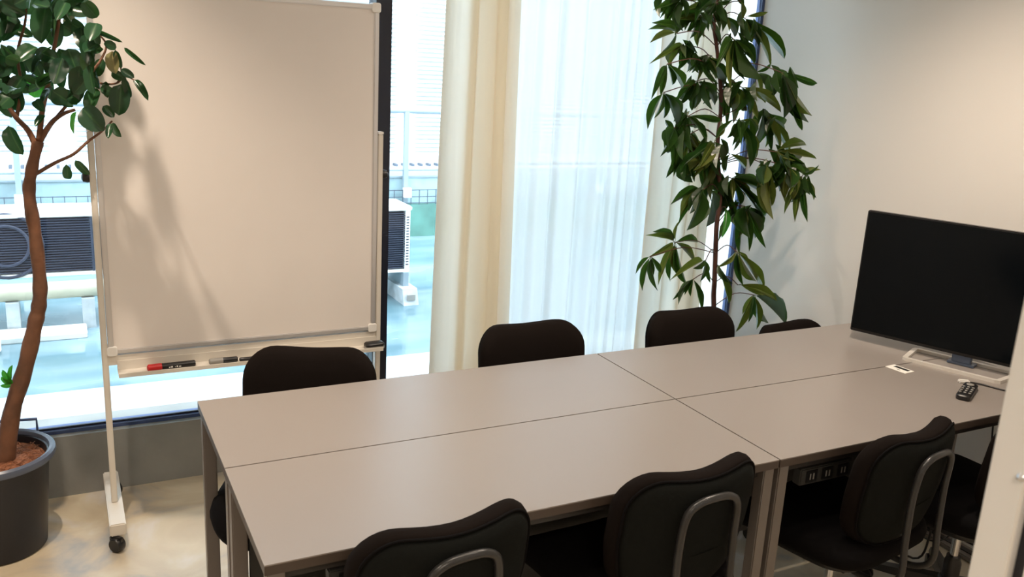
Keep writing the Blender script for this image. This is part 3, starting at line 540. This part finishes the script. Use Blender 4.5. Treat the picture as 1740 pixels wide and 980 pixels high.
# ================================================================ CURTAINS
def curtain(name, label, x0, x1, y0, amp, wl, m, seed, z1=2.43, flare=0, group=None):
    rd = random.Random(seed); bm = bmesh.new(); NX = int((x1-x0)/.006); NZ = 14
    ph = []; a = rd.uniform(0, 6); s = []
    for i in range(NX+1):
        ph.append(a); a += 2*pi*.006/(wl*(1+.45*math.sin(i*.05+seed)+.2*math.sin(i*.021*seed)))
        s.append(1+.35*math.sin(i*.07+seed*2))
    rows = []
    for j in range(NZ+1):
        t = j/NZ; z = .015 + (z1-.015)*t; row = []
        for i in range(NX+1):
            u = i/NX; x = x0 + (x1-x0)*u - flare*(1-t)*(1-u*1.6) + .012*(1-t)*math.sin(u*9+seed)
            k = amp*s[i]*(1+.35*(1-t)); sh = .5*math.sin(t*3+i*.03)*(1-t)
            y = y0 + k*math.sin(ph[i]+sh) + k*.35*math.sin(2.3*ph[i]+seed+sh)
            x += k*(.95 if name == 'curtain' else .5)*math.cos(ph[i]*1.0+sh)
            row.append(bm.verts.new((x, y, z)))
        rows.append(row)
    for A, B in zip(rows, rows[1:]):
        for i in range(NX): bm.faces.new((A[i], A[i+1], B[i+1], B[i]))
    o = obj(name, bm, m, smooth='all')
    return tag(o, label, 'curtain', group)
curtain('curtain', 'cream curtain drawn to the left in deep folds, beside the black mullion', 1.135, 1.40, .905, .036, .088, 'cream_cloth', 3, flare=.025)
curtain('sheer_curtain', 'wide translucent white sheer curtain in the middle of the window', 1.38, 2.20, .945, .013, .11, 'sheer', 5)
curtain('curtain', 'cream curtain gathered behind the tall narrow-leaved plant', 2.17, 2.50, .90, .032, .085, 'cream_cloth', 8)

# ================================================================ LEAVES
def leaf_mesh(name, m, wr, shape, droop, fold, n=9):
    """unit leaf along +X (base at 0, tip at 1), half width 1 in Y scaled by the object; blade folded along its midrib"""
    V = []; F = []; UV = []
    for i in range(n+1):
        t = i/n; w_ = shape(t); z = -droop*(t*t) + droop*t
        for q in (-1, -.5, 0, .5, 1):
            V.append((t, q*w_, z*1.0 + fold*abs(q)*w_*.2 + .012*math.sin(t*14+q*2)*abs(q))); UV.append((q, t))
    for i in range(n):
        for k in range(4):
            a = i*5+k; F.append((a, a+1, a+6, a+5))
    me = bpy.data.meshes.new(name); me.from_pydata(V, [], F); uv = me.uv_layers.new(name='UVMap')
    for l in me.loops: uv.data[l.index].uv = UV[l.vertex_index]
    for p in me.polygons: p.use_smooth = True
    me.materials.append(M[m]); me.update(); return me
lance = lambda t: max(.03, math.sin(pi*t**.9)**.9*(1-.22*t)*1.1) if t < 1 else .01
oval = lambda t: max(.05, math.sqrt(max(0, 1-(2*t-1)**2))*(1-.12*(2*t-1))) if 0 < t < 1 else .04
LONG = [leaf_mesh('narrow_leaf', 'leaf_long', 1, lance, d, f) for d, f in ((.10, 1.2), (.20, .8), (.04, 1.6))]
LIT_OLIVE = [leaf_mesh('narrow_leaf_lit_olive', 'leaf_lit_olive', 1, lance, d, f) for d, f in ((.10, 1.2), (.18, .8))]
BROAD = [leaf_mesh('broad_leaf', 'leaf_round', 1, oval, d, f) for d, f in ((.08, .6), (.16, .9), (.02, .4))]
YOUNG = leaf_mesh('young_leaf', 'leaf_young', 1, lance, .1, .8); YOUNGR = leaf_mesh('young_leaf', 'leaf_young', 1, oval, .1, .6)
PALE = leaf_mesh('backlit_pale_leaf', 'leaf_backlit_pale', 1, oval, .08, .6)
def put_leaf(me, parent, base, tip, width, roll, label=None):
    b = Vector(base); t = Vector(tip); d = t-b; L = d.length; X = d.normalized()
    up = Vector((0, 0, 1)); Y = up.cross(X)
    if Y.length < .05: Y = Vector((1, 0, 0)).cross(X)
    Y.normalize(); Z = X.cross(Y)
    c, s = math.cos(roll), math.sin(roll); Y, Z = Y*c+Z*s, Z*c-Y*s
    o = bpy.data.objects.new('leaf', me); COL.objects.link(o); o.parent = parent
    m4 = Matrix(((X.x*L, Y.x*width/2, Z.x*L, b.x), (X.y*L, Y.y*width/2, Z.y*L, b.y), (X.z*L, Y.z*width/2, Z.z*L, b.z), (0, 0, 0, 1)))
    loc, rot, scl = m4.decompose(); o.rotation_mode = 'QUATERNION'; o.location = loc; o.rotation_quaternion = rot; o.scale = scl
    if label: o['label'] = label
    return o
VIEW = Vector((.46, .84, -.28))
def facing_roll(base, tip, spread):
    """natural leaves hang with the blade more or less towards the room; spread adds variety"""
    b = Vector(base); t = Vector(tip); X = (t-b).normalized(); Y = Vector((0, 0, 1)).cross(X)
    if Y.length < .05: Y = Vector((1, 0, 0)).cross(X)
    Y.normalize(); Z = X.cross(Y); n = -VIEW
    return math.atan2(-n.dot(Y), n.dot(Z)) + random.gauss(0, spread)

# ---------------------------------------------------------------- tall narrow-leaved plant
mm = lambda p: Vector((p[0]/1000, p[1]/1000, p[2]/1000))
TR = [mm(p) for p in ALII_TRUNK]
PX, PY = 2.41, .56
al = thing('narrow_leaved_fig', 'tall potted fig tree with long drooping narrow leaves in the corner by the window', 'plant', (0, 0, 0))
al.location = (PX, PY, 0)
off = Vector((PX, PY, 0))
def P(o): return o - off
TRb = [Vector((PX, PY, .26))] + TR[1:]
obj('pot', lathe([(.12, 0), (.128, .01), (.155, .27), (.165, .275), (.165, .29), (.148, .29), (.145, .25), (.001, .25)], 32), 'pot', al, smooth=True)
obj('soil', lathe([(.144, .245), (.14, .262), (.07, .268), (.001, .27)], 24), 'coir', al)
obj('trunk', tube([P(p) for p in smoothpath(TRb, 4)], [.0125-.006*i/60 for i in range(len(smoothpath(TRb, 4)))], 10), 'bark2', al, smooth='all')
bt = bmesh.new(); tw = bmesh.new()
for nd, tips in ALII:
    n = mm(nd)
    lo = min(range(len(TR)), key=lambda i: abs(TR[i].z-(n.z-.05))); a = TR[lo]; mid = (a+n)/2 + Vector((0, 0, .035))
    tube([P(p) for p in smoothpath([a, mid, n], 4)], .0022, 5, bt)
    for k, tp in enumerate(tips):
        t = mm(tp); d = t-n
        if tp[0] < 2660: d = d*1.14; t = n+d
        # short petiole, then the blade
        b = n + d*.08 + Vector((0, 0, .006))
        tube([P(n), P(b)], .0011, 4, tw)
        L = (t-b).length
        young = (nd[0], nd[2]) == YOUNG_NODE
        put_leaf(YOUNG if young else (random.choice(LIT_OLIVE) if random.random() < (.45 if nd[0] > 2150 else .10) else random.choice(LONG)), al, P(b), P(t), max(.018, min(.030, L*.20))*(1.35 if young else 1), facing_roll(b, t, .75), 'bright green young leaf' if young else None)  # lit-coloured leaves are more frequent towards the right
obj('branches', bt, 'bark2', al, smooth='all')['kind'] = 'stuff'; obj('petioles', tw, 'twig', al, smooth='all')['kind'] = 'stuff'

# inner foliage too small to pick apart, joined
vs = []; fs = []; rd = random.Random(11)
lm = LONG[0]
for nd, tips in ALII:
    n = mm(nd)
    if nd[2] < 1050 or len(tips) < 5: continue
    for q in range(6):
        b = n + Vector((rd.uniform(-.045, .045), rd.uniform(-.05, .05), rd.uniform(-.02, .03))); a = rd.uniform(0, 2*pi); L = rd.uniform(.08, .13)
        t = b + Vector((math.cos(a)*.5, math.sin(a)*.35, -.8)).normalized()*L
        X = (t-b).normalized(); Y = Vector((0, 0, 1)).cross(X).normalized(); Z = X.cross(Y); c, s = math.cos(a*2), math.sin(a*2); Y, Z = Y*c+Z*s, Z*c-Y*s
        k0 = len(vs)
        vs += [P(b + X*(v.co.x*L) + Y*(v.co.y*.015) + Z*(v.co.z*L)) for v in lm.vertices]; fs += [[k0+i for i in p.vertices] for p in lm.polygons]
fm = bpy.data.meshes.new('inner_foliage'); fm.from_pydata(vs, [], fs); fm.materials.append(M['leaf_long'])
uvl = fm.uv_layers.new(name='UVMap'); src = lm.uv_layers[0].data; nl = len(lm.loops)
for i in range(len(fm.loops)): uvl.data[i].uv = src[i % nl].uv
fo = bpy.data.objects.new('inner_foliage', fm); COL.objects.link(fo); fo.parent = al; fo['kind'] = 'stuff'

# ---------------------------------------------------------------- broad-leaved plant at the left
ru = thing('rubber_plant', 'broad-leaved potted tree with a bare curving trunk beside the whiteboard', 'plant', (-.57, .70, 0))
off = Vector((-.57, .70, 0))
po = obj('pot', lathe([(.135, 0), (.145, .006), (.172, .33), (.176, .335), (.172, .338), (.165, .335), (.160, .30), (.001, .30)], 48), 'pot', ru, smooth=True)
obj('pot_rim', lathe([(.174, .322), (.190, .326), (.194, .336), (.192, .348), (.184, .354), (.174, .350), (.170, .338)], 48, closed=True), 'rim', po, smooth=True)
mu = bmesh.new(); rd = random.Random(2)
bmu = lathe([(.165, .296), (.160, .312), (.10, .322), (.04, .326), (.001, .327)], 32)
obj('soil', bmu, 'coir', ru)
for i in range(520):
    a = rd.uniform(0, 2*pi); r = .158*math.sqrt(rd.random()); z = .318 + .008*(1-r/.16); q = rd.uniform(0, pi); L = rd.uniform(.012, .035)
    p = Vector((r*math.cos(a), r*math.sin(a), z)); d = Vector((math.cos(q), math.sin(q), rd.uniform(-.2, .3)))*L
    if (p+d).xy.length > .165: continue
    tube([p-d*.3, p+d*.3+Vector((0, 0, .006)), p+d], .0010, 3, mu, caps=False)
mo2 = obj('coir_fibres', mu, 'coir', ru); mo2['kind'] = 'stuff'
pt_ = [mm(p) for p in RUB_TRUNK]; pt_[0].z = .31
sp = smoothpath(pt_, 6); N = len(sp)
obj('trunk', tube([P(p) for p in sp], [.031-.015*(i/N)**.8+.0014*math.sin(i*1.3) for i in range(N)], 14), 'bark', ru, smooth='all')
kn = bmesh.new()
for (x, y, z, dx) in ((pt_[5].x, pt_[5].y, pt_[5].z, -.018), (pt_[5].x, pt_[5].y, pt_[5].z+.004, .018)):
    tube([(x-off.x, y-off.y-.006, z), (x-off.x+dx, y-off.y-.012, z+.006)], [.011, .007], 8, kn)
obj('pruned_stub', kn, 'bark', ru)
for i, br in enumerate(RUB_BR):
    bb = bmesh.new(); q = smoothpath([mm(p) for p in br], 5); r0 = [.010, .010, .009, .0065, .0055, .006, .004, .004, .003][i]
    tube([P(p) for p in q], [r0*(1-.6*k/len(q)) for k in range(len(q))], 8, bb)
    obj('branch', bb, 'bark', ru, smooth='all')
for i, (b, t, w_) in enumerate(RUB):
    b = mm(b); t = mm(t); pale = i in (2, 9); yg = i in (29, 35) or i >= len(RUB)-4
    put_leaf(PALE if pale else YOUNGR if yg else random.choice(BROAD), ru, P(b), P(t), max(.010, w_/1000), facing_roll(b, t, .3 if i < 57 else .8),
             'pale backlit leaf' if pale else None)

# dark wire handle standing on the sill behind the pot
wh = bmesh.new(); tube([(-.62, .985, .245), (-.62, .985, .345), (-.44, .985, .335), (-.44, .985, .250)], .006, 8, wh)
tag(obj('wire_stand', wh, 'blue_metal'), 'dark metal wire bracket on the concrete sill behind the left pot', 'bracket')

# ================================================================ OUTSIDE
struct('floor_2', box(-6, 9, 1.2, 5.44, -.12, 0), 'deck')
struct('trim_5', box(-6, 9, 1.2, 2.14, 0, .006), 'pale_strip')  # thin paler strip of deck along the window wall
pg = thing('parapet', 'low green roof parapet with a pale blue coping beyond the wet deck', 'parapet', (0, 5.44, 0))
obj('green_wall', box(-6, 9, 0, .12, 0, .31), 'green', pg)
obj('rear_coping', box(-6, 9, .12, .50, 0, .56), 'parapet', pg)
obj('coping_cap', box(-6, 9, .10, .52, .56, .575), 'galv', pg)
wm = bmesh.new()
x = -3.0
while x < 6.5:
    tube([(x, .02, .31), (x, .02, .455)], .0045, 4, wm, caps=False); x += .085
for z in (.325, .385, .45): tube([(-3, .02, z), (6.5, .02, z)], .005, 4, wm, caps=False)
w_ = obj('wire_mesh', wm, 'wire', pg); w_['kind'] = 'stuff'
rl = thing('roof_railing', 'pale metal railing standing above the parapet', 'railing', (0, 5.50, 0))
obj('hand_rail', tube([(-6, 0, 1.194), (9, 0, 1.194)], .024, 10), 'galv', rl)
obj('lower_rail', tube([(-6, 0, .64), (9, 0, .64)], .010, 8), 'galv', rl)
for i in range(10):
    x = -.598 + (i-2)*1.082
    p = obj('post', box(x-.022, x+.022, -.022, .022, .31, 1.19), 'galv', rl)
    obj('post_foot', box(x-.035, x+.035, -.085, -.03, .385, .475), 'ac_case', p)
bd = thing('building', 'white building with fine horizontal siding across the roof deck', 'building', (0, 7.5, 0))
obj('wall', box(-7, 12, .06, .4, -3, 6), 'siding', bd)
sl = bmesh.new(); z = .55
while z < 5.2:
    for a, b in ((-6.8, -.35), (-.15, 3.3), (3.5, 7.0), (7.2, 11.8)):
        v = [sl.verts.new(p) for p in ((a, .0, z), (b, .0, z), (b, .055, z+.034), (a, .055, z+.034))]; sl.faces.new(v)
        v = [sl.verts.new(p) for p in ((a, .0, z), (b, .0, z), (b, .055, z-.004), (a, .055, z-.004))]; sl.faces.new(v)
    z += .050
s_ = obj('siding_slats', sl, 'siding', bd); s_['kind'] = 'stuff'
rv = bmesh.new(); x = -4
while x < 8: box(x, x+.03, -.05, .06, .42, .45, rv); x += .105
r_o = obj('vent_row', rv, 'wire', bd); r_o['kind'] = 'stuff'

def ac(label, x0, x1, y0, y1, z0, z1, fan):
    a = thing('air_conditioner_unit', label, 'air conditioner', ((x0+x1)/2, (y0+y1)/2, 0), 0, 'outdoor air conditioner units on the deck')
    hw = (x1-x0)/2; hd = (y1-y0)/2
    obj('inner_core', box(-hw+.02, hw-.02, -hd+.04, hd-.02, z0+.02, z1-.02), 'ac_dark', a)
    obj('top_panel', box(-hw-.01, hw+.01, -hd-.01, hd+.01, z1-.03, z1), 'ac_case', a, bevel=.006)
    obj('base_pan', box(-hw, hw, -hd, hd, z0, z0+.02), 'ac_case', a)
    for x in (-hw, hw-.035): obj('corner_post', box(x, x+.035, -hd, -hd+.035, z0+.02, z1-.03), 'ac_case', a)
    sp_ = obj('side_panel', box(hw-.012, hw, -hd+.035, hd, z0+.02, z1-.03), 'ac_case', a)
    sv = bmesh.new(); k = z0+.05
    while k < z1-.06: box(hw-.0365, hw-.001, -hd-.002, -hd, k, k+.007, sv) if False else box(hw-.028, hw-.008, -hd-.002, -hd+.001, k, k+.008, sv); k += .020
    q = obj('vent_slots', sv, 'ac_dark', a); q['kind'] = 'stuff'
    fb = bmesh.new(); k = z0+.03
    while k < z1-.04: box(-hw+.035, hw-.035, -hd+.004, -hd+.010, k, k+.006, fb); k += .0155
    q = obj('louvre_fins', fb, 'ac_fin', a); q['kind'] = 'stuff'
    for x in (-hw+.14, 0, hw-.18): obj('fin_support', box(x, x+.012, -hd+.002, -hd+.012, z0+.02, z1-.03), 'ac_fin', a)
    if fan:
        for r in (.12, .19):
            pth = [(-.16+r*math.cos(t*pi/16), -hd+.0, (z0+z1)/2+r*math.sin(t*pi/16)) for t in range(33)]
            obj('fan_guard_ring', tube(pth, .010, 6, caps=False), 'ac_fin', a)
    for x in (-hw+.12, hw-.03):
        # sloped foot block with a steel angle on top
        b = bmesh.new(); v = [b.verts.new((x+px, py, pz)) for px in (-.055, .055) for py, pz in ((-hd-.14, 0), (hd+.1, 0), (hd+.1, .11), (-hd-.10, .11))]
        for f in ((0, 1, 2, 3), (7, 6, 5, 4), (0, 4, 5, 1), (1, 5, 6, 2), (2, 6, 7, 3), (3, 7, 4, 0)): b.faces.new([v[i] for i in f])
        ft = obj('foot_block', b, 'block', a)
        obj('foot_mark', box(x-.03, x+.03, -hd-.137, -hd-.125, .035, .075), 'grey_plastic', ft)
        obj('foot_bracket', box(x-.02, x+.02, -hd-.02, hd, .11, z0), 'galv', ft)
    return a
ac('white outdoor air conditioner seen left of the mullion, behind the rubber plant trunk', -.92, .02, 3.36, 3.68, .30, .69, True)
ac('white outdoor air conditioner seen in the gap between mullion and cream curtain', 1.08, 1.87, 3.28, 3.60, .21, .68, False)
pp = thing('insulated_pipe', 'thick beige wrapped pipe running below the left air conditioner', 'pipe', (0, 3.28, 0))
obj('pipe_wrap', tube([(-2.5, 0, .235), (-.05, 0, .235)], .052, 14), 'pipe', pp, smooth=True)
for x in (-.60, -.20): obj('pipe_support', box(x-.035, x+.035, -.06, .06, 0, .185), 'block', pp)
tag(obj('white_patch', box(-.70, -.22, 3.02, 3.21, 0, .035), 'ac_case', bevel=.004), 'flat white patch on the deck below the insulated pipe', 'slab')  # low white box on the deck below the pipe
pc = thing('planter', 'round white planter on the deck at the left edge of the view', 'planter', (-.80, 2.90, 0))
obj('planter_wall', lathe([(.13, 0), (.145, .01), (.150, .36), (.158, .37), (.158, .39), (.140, .39), (.135, .35), (.001, .35)], 36), 'ac_case', pc, smooth=True)
obj('soil', lathe([(.134, .345), (.13, .36), (.001, .365)], 24), 'coir', pc)
